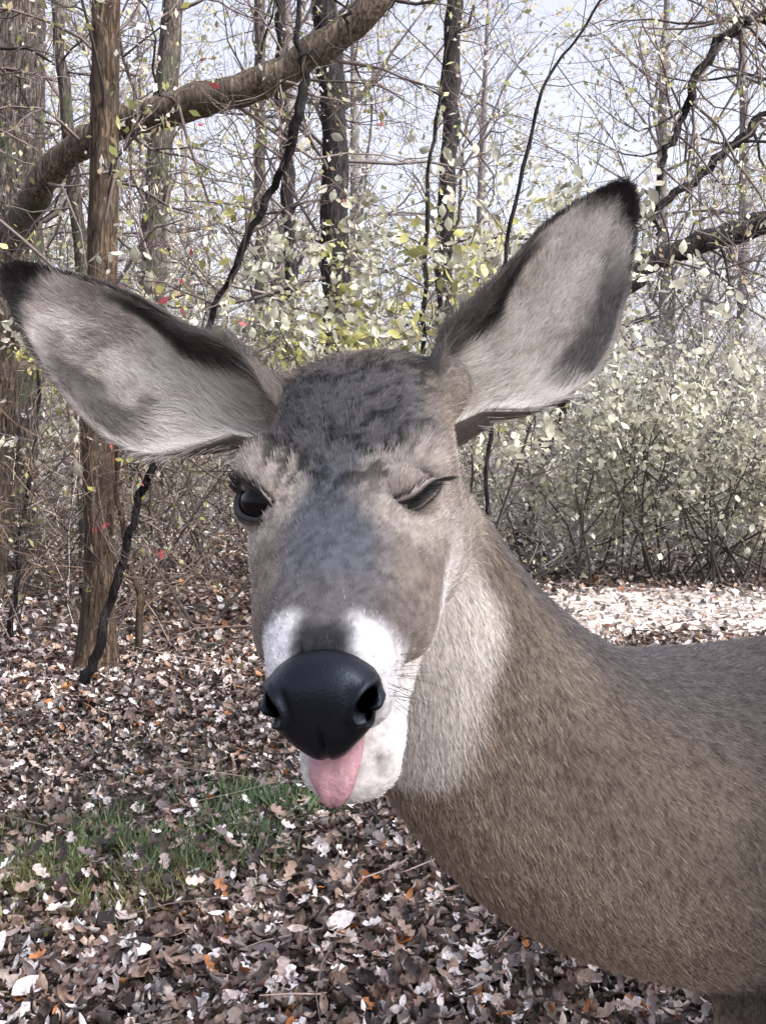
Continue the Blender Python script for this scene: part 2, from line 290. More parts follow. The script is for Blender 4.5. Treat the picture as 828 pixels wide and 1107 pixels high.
c=np.array([.3,3.9,0])+SUN*(6.5/SUN[2]); crown_tree('added_shade_tree',(c[0],c[1]),6.5,1.8,5000,G,.16)

# ---------- shrubs
def shrub(name,x0,x1,y0,y1,nst,hmin,hmax,r,levels,nleaf,pal,ls,twc=((.20,.17,.14)),lean=.35,kk=3,zmin=0,prob=None):
    par=bpy.data.objects.new(name,None); bpy.context.collection.objects.link(par)
    y=rng.uniform(y0,y1,nst); x=rng.uniform(x0,x1,nst)*(y/((y0+y1)/2)); p=np.stack([x,y,0*x-.02],-1)
    d=np.stack([rng.normal(0,lean,nst),rng.normal(0,lean,nst),np.ones(nst)],-1); L=rng.uniform(hmin,hmax,nst)
    T=Buf(); rr0=rng.uniform(.5,1.2,nst)*r; LC=[]
    for lv in range(levels):
        c,rr=grow(p,d,L,np.maximum(rr0,.0026),n=8 if lv==0 else 5,wob=.22 if lv==0 else .3,up=-.03 if lv==0 else 0)
        n_=c.shape[1]; cc=np.repeat(np.array(twc)*np.exp(rng.normal(-.4,.9,(len(c),1))),n_*3,axis=0)
        T.add(*tubes(c,rr,3),np.minimum(cc,.8)); LC.append(c)
        if lv<levels-1: p,d,L,rr0=kids(c,rr,kk,.15,1,1.3,.5,.62,L)
    T.build('stems',M_twig,parent=par)
    if nleaf:
        q=np.concatenate([a.reshape(-1,3) for a in LC[1:]]); q=q[q[:,2]>zmin]; q=q[rng.integers(0,len(q),nleaf)]+rng.normal(0,.07,(nleaf,3))
        pa=np.array(pal); cl=vnoise(q,1.2,9); LB=Buf()
        col=pa[np.clip((cl*1.6-.3+rng.uniform(-.25,.25,nleaf))*len(pa),0,len(pa)-1).astype(int)]*rng.uniform(.2,1.3,(nleaf,1))
        scatter(LB,*SM,q,rng.uniform(.5,1.4,nleaf)*ls,rotz_tilt(nleaf,.9),np.minimum(col,.9)); LB.build('leaves',M_leaf,parent=par)
    return par
LP=[(.42,.43,.22),(.66,.63,.55),(.84,.81,.78),(.76,.73,.69),(.52,.52,.30)]
def bush(name,bx,by,tx,ty,tz,zr,n,nst,ythr,rng_s,ymax=.6):
    par=bpy.data.objects.new(name,None); bpy.context.collection.objects.link(par)
    T=Buf(); p=np.stack([rng.uniform(*bx,nst),rng.uniform(*by,nst),0*np.zeros(nst)],-1)
    tgt=np.stack([rng.uniform(*tx,nst),rng.uniform(*ty,nst),rng.uniform(*tz,nst)],-1)
    d=nrm(tgt-p); L=np.linalg.norm(tgt-p,axis=1); r=np.full(nst,.014); LC=[]
    for lv in range(3):
        c,rr=grow(p,d,L,np.maximum(r,.002),n=8,wob=.12+.1*lv); T.add(*tubes(c,rr,5),(.08,.07,.065)); LC.append(c)
        if lv<2: p,d,L,r=kids(c,rr,6,.35,1,1.6,.42,.6,L)
    T.build('stems',M_twig,parent=par)
    q=LC[2].reshape(-1,3); q=q[(q[:,2]>zr[0])&(q[:,2]<zr[1])]; q=q[vnoise(q,3.1,44)>.33]; q=q[rng.integers(0,len(q),n)]+rng.normal(0,.05,(n,3))
    h=vnoise(q,2.4,4); yel=(h>ythr+rng.normal(0,.05,n))&(q[:,0]<ymax)
    col=np.where(yel[:,None],np.array([.72,.71,.28]),np.array([.87,.86,.70]))*rng.uniform(.22,1.06,(n,1))
    LB=Buf(); scatter(LB,*OVAL,q,rng.uniform(*rng_s,n),rotz_tilt(n,.8),col); LB.build('leaves',M_leaf,parent=par)
bush('spicebush',(-1.3,.8),(6.6,7.8),(-2.0,1.5),(6.3,8.2),(1.9,2.9),(1.2,3.05),6500,20,.62,(.03,.105),.9)
bush('spicebush',(1.2,4.2),(9.6,10.6),(1.2,4.4),(9.4,10.8),(1.2,2.2),(.25,2.3),6500,34,.72,(.03,.095))
bush('spicebush',(-3.6,-1.0),(9.0,10.5),(-4.0,-.8),(9,10.5),(1.6,2.8),(.5,2.9),3000,22,.66,(.03,.09))
shrub('thicket',1.0,9.5,11.5,16,230,1.8,3.8,.011,3,13000,LP,.075,(.30,.27,.26),.5,5)
shrub('thicket',-7,-.5,9.5,14,180,1.5,3.4,.011,3,8000,LP,.065,(.26,.22,.20),.45,5)
shrub('thicket',-10,13,17,24,320,3,6.0,.020,3,15000,LP,.10,(.32,.29,.29),.35,4)
shrub('bramble_thicket',1.6,6,10.5,12.5,170,.8,1.7,.008,3,6500,LP,.06,(.42,.39,.37),.7,5)
shrub('bare_shrub',-3.4,-1.2,6,7.5,34,1.0,1.8,.007,3,350,LP,.05,(.28,.22,.18),.5,4)

def woodland():
    par=bpy.data.objects.new('distant_woodland',None); bpy.context.collection.objects.link(par)
    meshes=[]
    for s in range(3):
        T=Buf(); C=spline(np.array([[0,0,-.1,.22],[.1,.1,3,.17],[-.1+.2*s,.2,8,.13],[.2,0,15,.04]]),16); T.add(*tubes(C[:,:3],C[:,3],8),(.18,.165,.17))  # haze put into the colour: distant trunks and twigs painted paler
        p,d,L,r=kids(C[None,:,:3],C[None,:,3],26,.1,.98,1.4,1,.4,[3.2]); LC=[]
        for lv in range(4):
            c,rr=grow(p,d,L,np.maximum(r,.007),n=5 if lv<2 else 4,wob=.22,up=.04); T.add(*tubes(c,rr,3),(.19,.175,.18)); LC.append(c)
            if lv<3: p,d,L,r=kids(c,rr,3 if lv<2 else 2,.2,1,1.1,.55,.6,L)
        q=LC[3].reshape(-1,3); n=1600; q=q[rng.integers(0,len(q),n)]+rng.normal(0,.1,(n,3))
        me=T.build('tree_form',M_twig,link=False); LB=Buf()
        pa=np.array(LP); scatter(LB,*SM,q,rng.uniform(.09,.2,n),rotz_tilt(n,.8),pa[rng.integers(0,5,n)])
        ml=LB.build('leaf_form',M_leaf,link=False); meshes.append((me,ml))
    k=0
    for i in range(76):
        y=22+55*rng.uniform()**1.3; x=rng.uniform(-1,1)*(y*.45+2)
        if abs(x/y-.2)<.06 and y<60: continue
        if abs(x/y+.2)<.03 and y<40: continue
        s=rng.uniform(.6,1.1); rz=rng.uniform(0,6.28); j=k%3; k+=1
        for me,nm in zip(meshes[j],('tree','tree_leaves')):
            o=bpy.data.objects.new(f'{nm}_{k}',me); bpy.context.collection.objects.link(o); o.parent=par
            o.location=(x,y,0); o.scale=(s,s,s); o.rotation_euler=(0,0,rz)
woodland()
print('env',time.time()-T0)

# =====================================================================  DEER
deer=bpy.data.objects.new('white_tailed_deer',None); bpy.context.collection.objects.link(deer)
NOSE=np.array([-.034,.46,1.040]); POLL=np.array([-.018,.68,1.222])
N_=nrm(NOSE-POLL); R_=nrm(np.cross([0,0,1],N_)); U_=np.cross(N_,R_)
ro=math.radians(6); R_,U_=R_*math.cos(ro)+U_*math.sin(ro), U_*math.cos(ro)-R_*math.sin(ro)
def H(t,w,h):
    t,w,h=[np.asarray(a,float)[...,None] for a in (t,w,h)]
    return POLL+t*N_+w*R_+h*U_
def HL(P):
    D=np.asarray(P)-POLL; return D@N_,D@R_,D@U_
na_=math.radians(28); NF=np.array([math.cos(na_),0,math.sin(na_)]); NG=np.array([-math.sin(na_),0,math.cos(na_)])
NC=np.array([.262,0,-.030]); NR=(.0215,.0290,.0270)
def nose_e(t,w,h):
    D=np.stack([t-NC[0],w,h-NC[2]],-1); return ((D@NF)/NR[0])**2+(w/NR[1])**2+((D@NG)/NR[2])**2
DB=Buf()
st=np.array([
(-.050,-.055,.012,-.075),(-.045,-.033,.030,-.095),(-.02,-.007,.052,-.108),(.02,.001,.060,-.120),(.06,.006,.063,-.130),(.10,.006,.066,-.132),(.13,.005,.065,-.126),
(.16,.001,.058,-.110),(.19,-.002,.048,-.092),(.22,-.004,.039,-.074),(.25,-.006,.031,-.060),(.260,-.010,.027,-.056),(.267,-.016,.021,-.052),(.272,-.022,.013,-.047),(.274,-.030,.003,-.038)])
tt=np.concatenate([np.linspace(-.05,.260,56),np.linspace(.263,.274,7)])
prof=np.stack([np.interp(tt,st[:,0],st[:,i]) for i in (1,2,3)],-1)
for _ in range(2): prof[1:-8]=(prof[:-9]+2*prof[1:-8]+prof[2:-7])/4
M=44; th=np.arange(M)*2*np.pi/M; c=np.cos(th); s=np.sin(th)
rings=[]
for t,(tp,a,bt) in zip(tt,prof):
    hm=tp-.42*(tp-bt); bx=float(sstep(.12,.02,t))
    lat=a*np.sign(c)*np.abs(c)**(.84-.16*bx)
    h=np.where(s>0,hm+(tp-hm)*np.abs(s)**(.92-.22*bx),hm-(hm-bt)*np.abs(s)**.85)
    lat=lat*np.where(s<0,1-.28*np.abs(s)**1.5,1-.06*s)
    rings.append(H(np.full(M,t),lat,h))
v=np.concatenate(rings); idx=np.arange(len(v)).reshape(-1,M); a0=idx[:-1];a1=idx[1:]
f=np.stack([a0,np.roll(a0,-1,1),np.roll(a1,-1,1),a1],-1).reshape(-1,4)
v=np.r_[v,[rings[0].mean(0)],[rings[-1].mean(0)]]; nc=len(v)
DB.add(v,f); 
tri=[[nc-2,idx[0][(i+1)%M],idx[0][i]] for i in range(M)]+[[nc-1,idx[-1][i],idx[-1][(i+1)%M]] for i in range(M)]
DB.f.setdefault(3,[]).append(np.array(tri))
def sphere_grid(nu=24,nv=14):
    u=np.arange(nu)*2*np.pi/nu; w=np.linspace(0,np.pi,nv)[1:-1]
    v=[[0,0,1]]+[[math.sin(b)*math.cos(a),math.sin(b)*math.sin(a),math.cos(b)] for b in w for a in u]+[[0,0,-1]]
    v=np.array(v); q=[];t=[]; n=nv-2
    for j in range(n-1):
        for i in range(nu): q.append([1+j*nu+i,1+(j+1)*nu+i,1+(j+1)*nu+(i+1)%nu,1+j*nu+(i+1)%nu])
    for i in range(nu): t.append([0,1+i,1+(i+1)%nu]); t.append([len(v)-1,1+(n-1)*nu+(i+1)%nu,1+(n-1)*nu+i])
    return v,np.array(q),np.array(t)
SG=sphere_grid()
def blob(cen,rad,rotax=None):
    v=SG[0]*np.array(rad); w=H(cen[0]+v[:,0],cen[1]+v[:,1],cen[2]+v[:,2]); n=DB.n
    DB.add(w,SG[1]); DB.f.setdefault(3,[]).append(SG[2]+n)
for sg in (-1,1):
    blob((.104,sg*.047,-.004),(.030,.021,.016))     # brow
    blob((.165,sg*.039,-.050),(.055,.017,.026))     # cheek bone
    blob((.09,sg*.042,-.085),(.055,.026,.040))       # masseter
    blob((.240,sg*.018,-.044),(.026,.016,.019))     # upper lip pads
    blob((-.004,sg*.055,-.036),(.024,.020,.024))       # ear base
def loftclosed(P,ru,rv,n=60,m=40,power=1.0,ref=(0,0,1)):
    S=spline(np.c_[np.array(P),ru,rv],n); C=S[:,:3]; T=nrm(np.gradient(C,axis=0)); Z=np.array(ref,float)
    D=nrm(Z-(T@Z)[:,None]*T); Lw=np.cross(T,D); a=np.arange(m)*2*np.pi/m
    v=C[:,None]+np.maximum(S[:,3],.002)[:,None,None]*np.sin(a)[None,:,None]*D[:,None]+np.maximum(S[:,4],.002)[:,None,None]*np.cos(a)[None,:,None]*Lw[:,None]
    idx=np.arange(n*m).reshape(n,m); a0=idx[:-1];a1=idx[1:]
    f=np.stack([a0,np.roll(a0,-1,1),np.roll(a1,-1,1),a1],-1).reshape(-1,4); v=np.r_[v.reshape(-1,3),[C[0]],[C[-1]]]; nn=DB.n
    DB.add(v,f); k=n*m
    tri=[[k,idx[0][(i+1)%m],idx[0][i]] for i in range(m)]+[[k+1,idx[-1][i],idx[-1][(i+1)%m]] for i in range(m)]
    DB.f.setdefault(3,[]).append(np.array(tri)+nn)
    return C,T,D,S[:,3]
# lower jaw and chin
jawP=[H(.06,0,-.100),H(.12,0,-.104),H(.17,0,-.101),H(.215,0,-.095),H(.248,.001,-.093),H(.266,.001,-.091),H(.276,.001,-.087)]
loftclosed(jawP,[.036,.032,.027,.022,.020,.016,.004],[.048,.044,.038,.031,.029,.024,.006],40,28,ref=U_)
SK=[]
def addsk(C,T,D,r,kind):
    for i in range(0,len(C),2): SK.append((C[i],T[i],D[i],r[i],kind))
spine=[(-.02,.715,1.165),(.012,.745,1.075),(.066,.815,.972),(.17,.92,.86),(.30,1.03,.80),(.45,1.10,.775),(.70,1.18,.755),(.95,1.25,.765),(1.15,1.31,.79),(1.28,1.35,.80),(1.335,1.365,.80)]
r=loftclosed(spine,[.050,.078,.104,.132,.165,.188,.19,.18,.165,.12,.03],[.050,.068,.082,.105,.135,.155,.17,.165,.145,.11,.03],110,48); addsk(*r,0)
bl=np.array([-.25,.97,0])
for sg in (-1,1):
    o=np.array([.43,1.095,0])+bl*sg*.085
    P=[o+[0,0,.78],o+[-.02,0,.66],o+[.02,0,.53],o+[0,0,.42],o+[-.005,0,.31],o+[0,0,.2],o+[0,0,.09],o+[-.02,0,.035],o+[-.03,0,.002]]
    r=loftclosed(P,[.07,.075,.05,.033,.026,.017,.019,.022,.026],[.045,.05,.038,.027,.023,.015,.018,.02,.024],60,20,ref=(1,0,0)); addsk(*r,1)
    o=np.array([1.17,1.315,0])+bl*sg*.09
    P=[o+[.03,0,.80],o+[-.03,0,.66],o+[-.07,0,.55],o+[0,0,.45],o+[.07,0,.36],o+[.055,0,.22],o+[.03,0,.09],o+[.01,0,.035],o+[0,0,.002]]
    r=loftclosed(P,[.10,.11,.07,.045,.03,.019,.02,.022,.026],[.06,.07,.05,.035,.022,.016,.018,.02,.024],60,20,ref=(1,0,0)); addsk(*r,1)
r=loftclosed([(1.30,1.36,.87),(1.37,1.38,.83),(1.40,1.39,.74),(1.40,1.39,.68)],[.03,.03,.028,.008],[.035,.04,.035,.008],20,16,ref=(1,0,0)); addsk(*r,0)
raw=DB.build('deer_raw',None)
md=raw.modifiers.new('r','REMESH'); md.mode='VOXEL'; md.voxel_size=.0042; md.use_smooth_shade=True
dg=bpy.context.evaluated_depsgraph_get(); ev=raw.evaluated_get(dg); em=ev.to_mesh()
nv=len(em.vertices); V=np.empty(nv*3,np.float32); em.vertices.foreach_get('co',V); V=V.reshape(-1,3).astype(float)
ne=len(em.edges); E=np.empty(ne*2,np.int32); em.edges.foreach_get('vertices',E); E=E.reshape(-1,2)
npo=len(em.polygons); lt=np.empty(npo,np.int32); em.polygons.foreach_get('loop_total',lt); li=np.empty(len(em.loops),np.int32); em.loops.foreach_get('vertex_index',li)
Q=li.reshape(-1,4)
ev.to_mesh_clear(); bpy.data.objects.remove(raw)
deg=np.bincount(E.ravel(),minlength=nv).astype(float)
t_,w_,h_=HL(V); headw=sstep(.14,.24,t_)*(np.abs(w_)<.08)*(h_>-.13)
for it in range(22):
    A=np.stack([np.bincount(E[:,0],V[E[:,1],k],nv)+np.bincount(E[:,1],V[E[:,0],k],nv) for k in range(3)],-1)/deg[:,None]
    lam=.55*np.where(it<7,1,1-headw)*np.where(it>10,np.where((t_>-.02)&(t_<.14)&(h_>-.1),.35,1),1)
    V=V+(A-V)*np.asarray(lam)[:,None]
# retract skin inside the nose pad
t,w,h=HL(V); e=nose_e(t,w,h); ins=sstep(1.0,.8,e)*(t>.235); cc=H(NC[0]-.016*NF[0],0,NC[2]-.016*NF[2]); V=V+(cc-V)*(ins*.62)[:,None]
SKc=np.array([s[0] for s in SK]);SKt=np.array([s[1] for s in SK]);SKd=np.array([s[2] for s in SK]);SKr=np.array([s[3] for s in SK]);SKk=np.array([s[4] for s in SK])
def nearest(P):
    o=np.empty(len(P),int)
    for i in range(0,len(P),40000):
        d=((P[i:i+40000,None]-SKc[None])**2).sum(-1)-(SKr**2)[None]*.8; o[i:i+40000]=d.argmin(1)
    return o
M_skin=attr_mat('deer_undercoat',.9,0,.1,200,.25)
body=make_mesh('body_and_head',V,Q,M_skin,np.full((nv,3),.2),parent=deer)
bpy.context.view_layer.update()
EDIR={}; ECEN={}; EYE={}
guess={-1:(.128,-.048,-.014),1:(.134,.042,-.010)}
for sg in (-1,1):
    Eo=nrm(R_*sg*(.46 if sg<0 else .40)+N_*.50+U_*.50)
    g=H(*guess[sg]); ok,loc,no,i_=body.ray_cast(Vector(g+Eo*.08),Vector(-Eo),distance=.15)
    loc=np.array(loc) if ok else g
    ECEN[sg]=loc-Eo*(.0112 if sg<0 else .0128); EDIR[sg]=Eo; EYE[sg]=tuple(float(a) for a in HL(loc-Eo*.003))
def mix(a,b,w): return a+(np.array(b)-a)*w[:,None]
TA,TB=at(480,690,.70),at(436,815,.72)
def deercol(P):
    k=nearest(P); t,w,h=HL(P); aw=np.abs(w)
    v=-((P-SKc[k])*SKd[k]).sum(1)/SKr[k]
    n1=fbm(P,14,1); n2=.75*vnoise(P*np.array([1,1,.45]),380,5)+.25*vnoise(P*np.array([1,1,.5]),170,6)
    col=np.tile(np.array([.235,.195,.155]),(len(P),1))
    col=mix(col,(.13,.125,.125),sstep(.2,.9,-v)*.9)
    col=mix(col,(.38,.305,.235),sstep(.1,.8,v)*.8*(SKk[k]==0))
    col=mix(col,(.115,.103,.096),sstep(.24,.42,P[:,0])*.85)  # shade over neck base and body painted into the coat as darker colour
    col=mix(col,(.55,.50,.43),sstep(.75,1.0,v)*(P[:,0]>.6)*(SKk[k]==0))
    col=mix(col,(.28,.22,.16),(SKk[k]==1)*1.0*sstep(.62,.45,P[:,2]))
    col=mix(col,(.03,.028,.026),(P[:,2]<.045)*1.0)
    hd=sstep(-.03,.03,t)*sstep(-.155,-.125,h)*sstep(.11,.085,aw)
    face=np.tile(np.array([.295,.255,.215]),(len(P),1))
    face=mix(face,(.082,.083,.088),sstep(.076,.040,aw+.03*(n1-.5))*sstep(.19,.12,t)*sstep(-.055,-.012,h)*.95)
    face=mix(face,(.135,.145,.165),sstep(.044,.014,aw)*sstep(.09,.15,t)*sstep(-.03,-.012,h))
    face=mix(face,(.41,.355,.30),sstep(-.035,-.06,h)*.8)
    face=mix(face,(.15,.135,.13),sstep(.19,.21,t)*sstep(.245,.230,t)*sstep(-.05,-.03,h)*.6)
    for sg in (-1,1):
        c=EYE[sg]; d=np.sqrt((t-c[0])**2+(w-c[1])**2+(h-c[2])**2)
        face=mix(face,(.60,.54,.47),sstep(.044,.024,d)*sstep(.010,.018,d)*.75)
    face=mix(face,(.84,.84,.85),sstep(.226,.242,t+.05*(n1-.5))*sstep(.008,.019,aw)*.95)
    face=mix(face,(.86,.83,.78),sstep(-.048,-.062,h+.25*(t-.2))*sstep(.10,.17,t))
    face=mix(face,(.88,.86,.82),sstep(-.060,-.070,h)*sstep(.16,.2,t))
    face=mix(face,(.035,.036,.040),sstep(.224,.240,t)*sstep(.022,.010,aw)*sstep(-.03,-.018,h))
    face=mix(face,(.05,.042,.04),sstep(.0055,.003,np.abs(h+.068-.10*(t-.24)))*(t>.20)*(t<.262)*(aw>.012)*.85)
    face=mix(face,(.05,.046,.045),sstep(.010,.002,np.sqrt((t-.262)**2+((h+.074)*.55)**2)+.004*(n1-.5))*(w>.018)*.8)
    col=col*(1-hd[:,None])+face*hd[:,None]
    ab=TB-TA; s=np.clip(((P-TA)@ab)/(ab@ab),0,1); dd=np.linalg.norm(P-TA-s[:,None]*ab,axis=1)+.03*(n1-.5); col=mix(col,(.86,.82,.75),sstep(.062,.030,dd)*.9)
    dark=col.mean(1)
    fl=sstep(.54,.68,n2)
    col=col*(1-.48*fl*sstep(.55,.30,dark)*(1-.4*hd)*sstep(.7,.4,P[:,0]))[:,None]
    fore=sstep(.066,.040,aw)*sstep(-.04,.01,t)*sstep(.175,.12,t)*sstep(-.05,-.01,h)
    st_=vnoise(np.stack([t*.8,w,h*.5],-1),260,8)*.6+.4*vnoise(P,100,12); col=col*(1-.8*fore*sstep(.52,.64,st_))[:,None]
    return col*(.85+.30*n1)[:,None]
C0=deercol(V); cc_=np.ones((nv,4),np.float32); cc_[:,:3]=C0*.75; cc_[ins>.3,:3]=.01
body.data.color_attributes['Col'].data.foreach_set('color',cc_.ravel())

def hair_mat(name):
    m,nt,N,L=newmat(name); a=N.new('ShaderNodeAttribute'); a.attribute_name='hair_col'; hi=N.new('ShaderNodeHairInfo')
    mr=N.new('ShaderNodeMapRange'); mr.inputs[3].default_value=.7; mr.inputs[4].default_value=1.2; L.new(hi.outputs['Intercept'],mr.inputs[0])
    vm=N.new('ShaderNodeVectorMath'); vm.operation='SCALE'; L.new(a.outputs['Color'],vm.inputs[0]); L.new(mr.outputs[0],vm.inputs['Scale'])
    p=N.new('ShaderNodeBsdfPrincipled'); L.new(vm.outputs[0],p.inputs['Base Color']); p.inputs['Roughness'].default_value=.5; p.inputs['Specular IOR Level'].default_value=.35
    out(nt,p.outputs[0]); return m
M_hair=hair_mat('deer_fur')
def hairs(name,P,D,L,rad,col,bend=None,K=3,taper=.15,parent=deer):
    n=len(P); cu=bpy.data.hair_curves.new(name); cu.add_curves([K]*n)
    s=np.linspace(0,1,K)[None,:,None]; L=np.asarray(L)[:,None,None]
    pts=P[:,None]+D[:,None]*L*s
    if bend is not None: pts=pts+bend[:,None]*L*s**2
    cu.attributes['position'].data.foreach_set('vector',pts.astype(np.float32).ravel())
    ra=cu.attributes.get('radius') or cu.attributes.new('radius','FLOAT','POINT')
    rr=(np.asarray(rad)[:,None]*np.linspace(1,taper,K)[None]).astype(np.float32); ra.data.foreach_set('value',rr.ravel())
    ca=cu.attributes.new('hair_col','FLOAT_COLOR','CURVE'); c=np.ones((n,4),np.float32); c[:,:3]=col; ca.data.foreach_set('color',c.ravel())
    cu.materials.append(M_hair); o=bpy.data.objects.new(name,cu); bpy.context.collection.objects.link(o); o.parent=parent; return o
def sample(V,Q,dens_fn):
    T=np.r_[Q[:,[0,1,2]],Q[:,[0,2,3]]]; a,b,c=V[T[:,0]],V[T[:,1]],V[T[:,2]]; cr=np.cross(b-a,c-a); ar=np.linalg.norm(cr,axis=1)/2; nn=nrm(cr)
    cen=(a+b+c)/3; ex=ar*dens_fn(cen); cnt=np.floor(ex+rng.uniform(0,1,len(ex))).astype(int); i=np.repeat(np.arange(len(T)),cnt)
    r1=np.sqrt(rng.uniform(0,1,len(i)))[:,None]; r2=rng.uniform(0,1,len(i))[:,None]
    return a[i]*(1-r1)+b[i]*(r1*(1-r2))+c[i]*r1*r2, nn[i]
def headmask(P):
    t,w,h=HL(P); return sstep(-.03,.02,t)*sstep(-.15,-.12,h)*(np.abs(w)<.12)
def dens(P):
    hm=headmask(P); t,w,h=HL(P)
    d=np.where(P[:,0]<.35,34e4,22e4); d=np.where(P[:,0]>.65,3e4,d); d=np.where(P[:,2]<.55,3e4,d)
    return d*(1-hm)+hm*(55e4+30e4*sstep(.1,.2,t))
PR,NN=sample(V,Q,dens); t,w,h=HL(PR)
if (NN*(PR-SKc[nearest(PR)])).sum(1).mean()<0: NN=-NN
keep=((nose_e(t,w,h)>1.03)|(t<.2))&(PR[:,2]>.05)
LIDR=.0192
for sg in (-1,1): keep&=np.linalg.norm(PR-ECEN[sg],axis=1)>LIDR
PR,NN,t,w,h=PR[keep],NN[keep],t[keep],w[keep],h[keep]
k=nearest(PR); hm=headmask(PR)
flow=SKt[k]*(1-hm[:,None])+hm[:,None]*(-N_+ .35*np.sign(w)[:,None]*R_*sstep(.005,.03,np.abs(w))[:,None]-.25*U_)+np.array([0,0,-.6])*(1-hm[:,None])
flow=flow+ (np.stack([fbm(PR,14,i+20) for i in range(3)],-1)-.5)*.6
flow=nrm(flow-(flow*NN).sum(1)[:,None]*NN)
lift=rng.uniform(.15,.42,len(PR))*(1-.3*hm)
D=nrm(flow+NN*lift[:,None]+rng.normal(0,.17,PR.shape))
Ln=np.where(PR[:,2]<.55,.010,.0092)*(1-hm)+hm*(.008-.0045*sstep(.08,.2,t)); Ln=Ln*rng.uniform(.6,1.25,len(PR))
rad=np.where(PR[:,0]>.65,.0006,.00026)*(1-hm)+hm*.00019
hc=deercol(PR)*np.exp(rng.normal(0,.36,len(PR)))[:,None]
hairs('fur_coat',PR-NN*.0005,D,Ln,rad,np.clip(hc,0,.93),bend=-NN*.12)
print('hairs',len(PR),time.time()-T0)

def ear(name,root,tip,facing,up_side,seed):
    A=tip-root; L=np.linalg.norm(A); A=A/L; O=nrm(facing-(facing@A)*A); W=np.cross(A,O)
    if W[2]<0: W=-W
    ns,nq=60,40; s=np.linspace(-.16,1,ns); q=np.linspace(-1,1,nq); S_,Q_=np.meshgrid(s,q,indexing='ij')
    ks=np.array([-.16,0,.1,.2,.35,.5,.65,.8,.9,.96,1.0])
    up=np.array([.022,.028,.033,.034,.034,.034,.031,.023,.015,.009,.001]); lo=np.array([.020,.028,.043,.053,.057,.052,.042,.028,.017,.010,.001])
    ph=np.radians(np.array([165,140,110,95,82,70,60,50,42,36,30.]))
    from_=lambda a: np.interp(S_,ks,a)
    hw=np.where(Q_>0,from_(up),from_(lo)); P_=from_(ph); den=np.where(P_>np.pi/2,1,np.sin(P_))
    lat=hw*np.sin(Q_*P_)/den; dep=(from_(up)*.5+from_(lo)*.5)*(1-np.cos(Q_*P_))/den
    bow=-.016*np.sin(np.clip(S_,0,1)*np.pi)
    wav=.0010*np.sin(S_*13+seed)*np.abs(Q_)**3
    P=root+A*(S_*L)[...,None]+W*(lat+wav)[...,None]+O*(dep*.85-.018+bow*.4)[...,None]+W*(bow*.3)[...,None]
    du=np.gradient(P,axis=0); dv=np.gradient(P,axis=1); nn=nrm(np.cross(du,dv)); 
    if (nn.mean((0,1))@O)<0: nn=-nn
    th=.0028*(1-.5*np.abs(Q_)**4)*(1-.5*np.clip(S_,0,1)); Pb=P-nn*th[...,None]
    idx=np.arange(ns*nq).reshape(ns,nq); f1=np.stack([idx[:-1,:-1],idx[:-1,1:],idx[1:,1:],idx[1:,:-1]],-1).reshape(-1,4)
    f2=f1[:,::-1]+ns*nq
    def strip(a): return np.stack([a[:-1],a[1:],a[1:]+ns*nq,a[:-1]+ns*nq],-1)
    f3=np.r_[strip(idx[:,0]),strip(idx[:,-1])[:,::-1],strip(idx[-1])]
    Vv=np.r_[P.reshape(-1,3),Pb.reshape(-1,3)]
    def icol(s,q,P):
        n=fbm(P,45,seed); n2=fbm(P,110,seed+3); c=np.tile(np.array([.86,.81,.74]),(len(s),1))
        c=mix(c,(.36,.32,.30),sstep(.50,.64,n)*sstep(.2,.5,s)*.55)
        c=mix(c,(.10,.09,.09),sstep(-.30,-.60,q+ .7*(n-.5))*sstep(-.99,-.92,q)*sstep(.15,.35,s)*sstep(.90,.6,s)*.85)
        qq=q+.3*(n-.5)-.35*sstep(.25,.55,s)
        c=mix(c,(.12,.11,.108),sstep(.30,.42,qq)*sstep(.70,.45,s)*.95)
        c=mix(c,(.03,.028,.028),sstep(.20,.34,qq)*sstep(.62,.44,qq)*sstep(.05,.2,s)*sstep(.75,.5,s)*.9)
        c=mix(c,(.025,.023,.024),sstep(.84,.94,s+.07*(n-.5)+.05*np.abs(q)))
        c=mix(c,(.05,.045,.045),sstep(.90,.98,np.abs(q))*sstep(.25,.5,s)*np.where(q>0,1,.6))
        return c*(.80+.4*n2)[:,None]
    def bcol(s,q,P):
        c=np.tile(np.array([.20,.18,.16]),(len(s),1)); c=mix(c,(.03,.027,.027),sstep(.75,.95,s)); return c
    sf=S_.ravel();qf=Q_.ravel()
    col=np.r_[icol(sf,qf,P.reshape(-1,3))*.8,bcol(sf,qf,P.reshape(-1,3))]
    m=attr_mat(name+'_skin',.8,.35,.2,150,.2); o=make_mesh(name,Vv,[np.r_[f1,f2,f3]],m,col,parent=deer)
    def lerp(G,a,b):
        i=np.minimum(a.astype(int),ns-2);j=np.minimum(b.astype(int),nq-2);fa=(a-i)[:,None];fb=(b-j)[:,None]
        return (G[i,j]*(1-fa)*(1-fb)+G[i+1,j]*fa*(1-fb)+G[i,j+1]*(1-fa)*fb+G[i+1,j+1]*fa*fb)
    n=27000; a=rng.uniform(0,ns-1.001,n); b=rng.uniform(0,nq-1.001,n); s=np.interp(a,np.arange(ns),np.linspace(-.16,1,ns)); q=b/(nq-1)*2-1
    acc=rng.uniform(0,1,n)<np.interp(s,ks,(up+lo)/.095); a,b,s,q=a[acc],b[acc],s[acc],q[acc]; n=len(a)
    p=lerp(P,a,b); no=nrm(lerp(nn,a,b)); edge=W[None]*np.sign(q)[:,None]
    fl=nrm(A[None]*.8+edge*(.5*np.abs(q)[:,None]) + (np.stack([fbm(p,30,i+seed) for i in range(3)],-1)-.5)*1.5)
    d=nrm(fl+no*rng.uniform(.15,.6,n)[:,None]+rng.normal(0,.2,(n,3)))
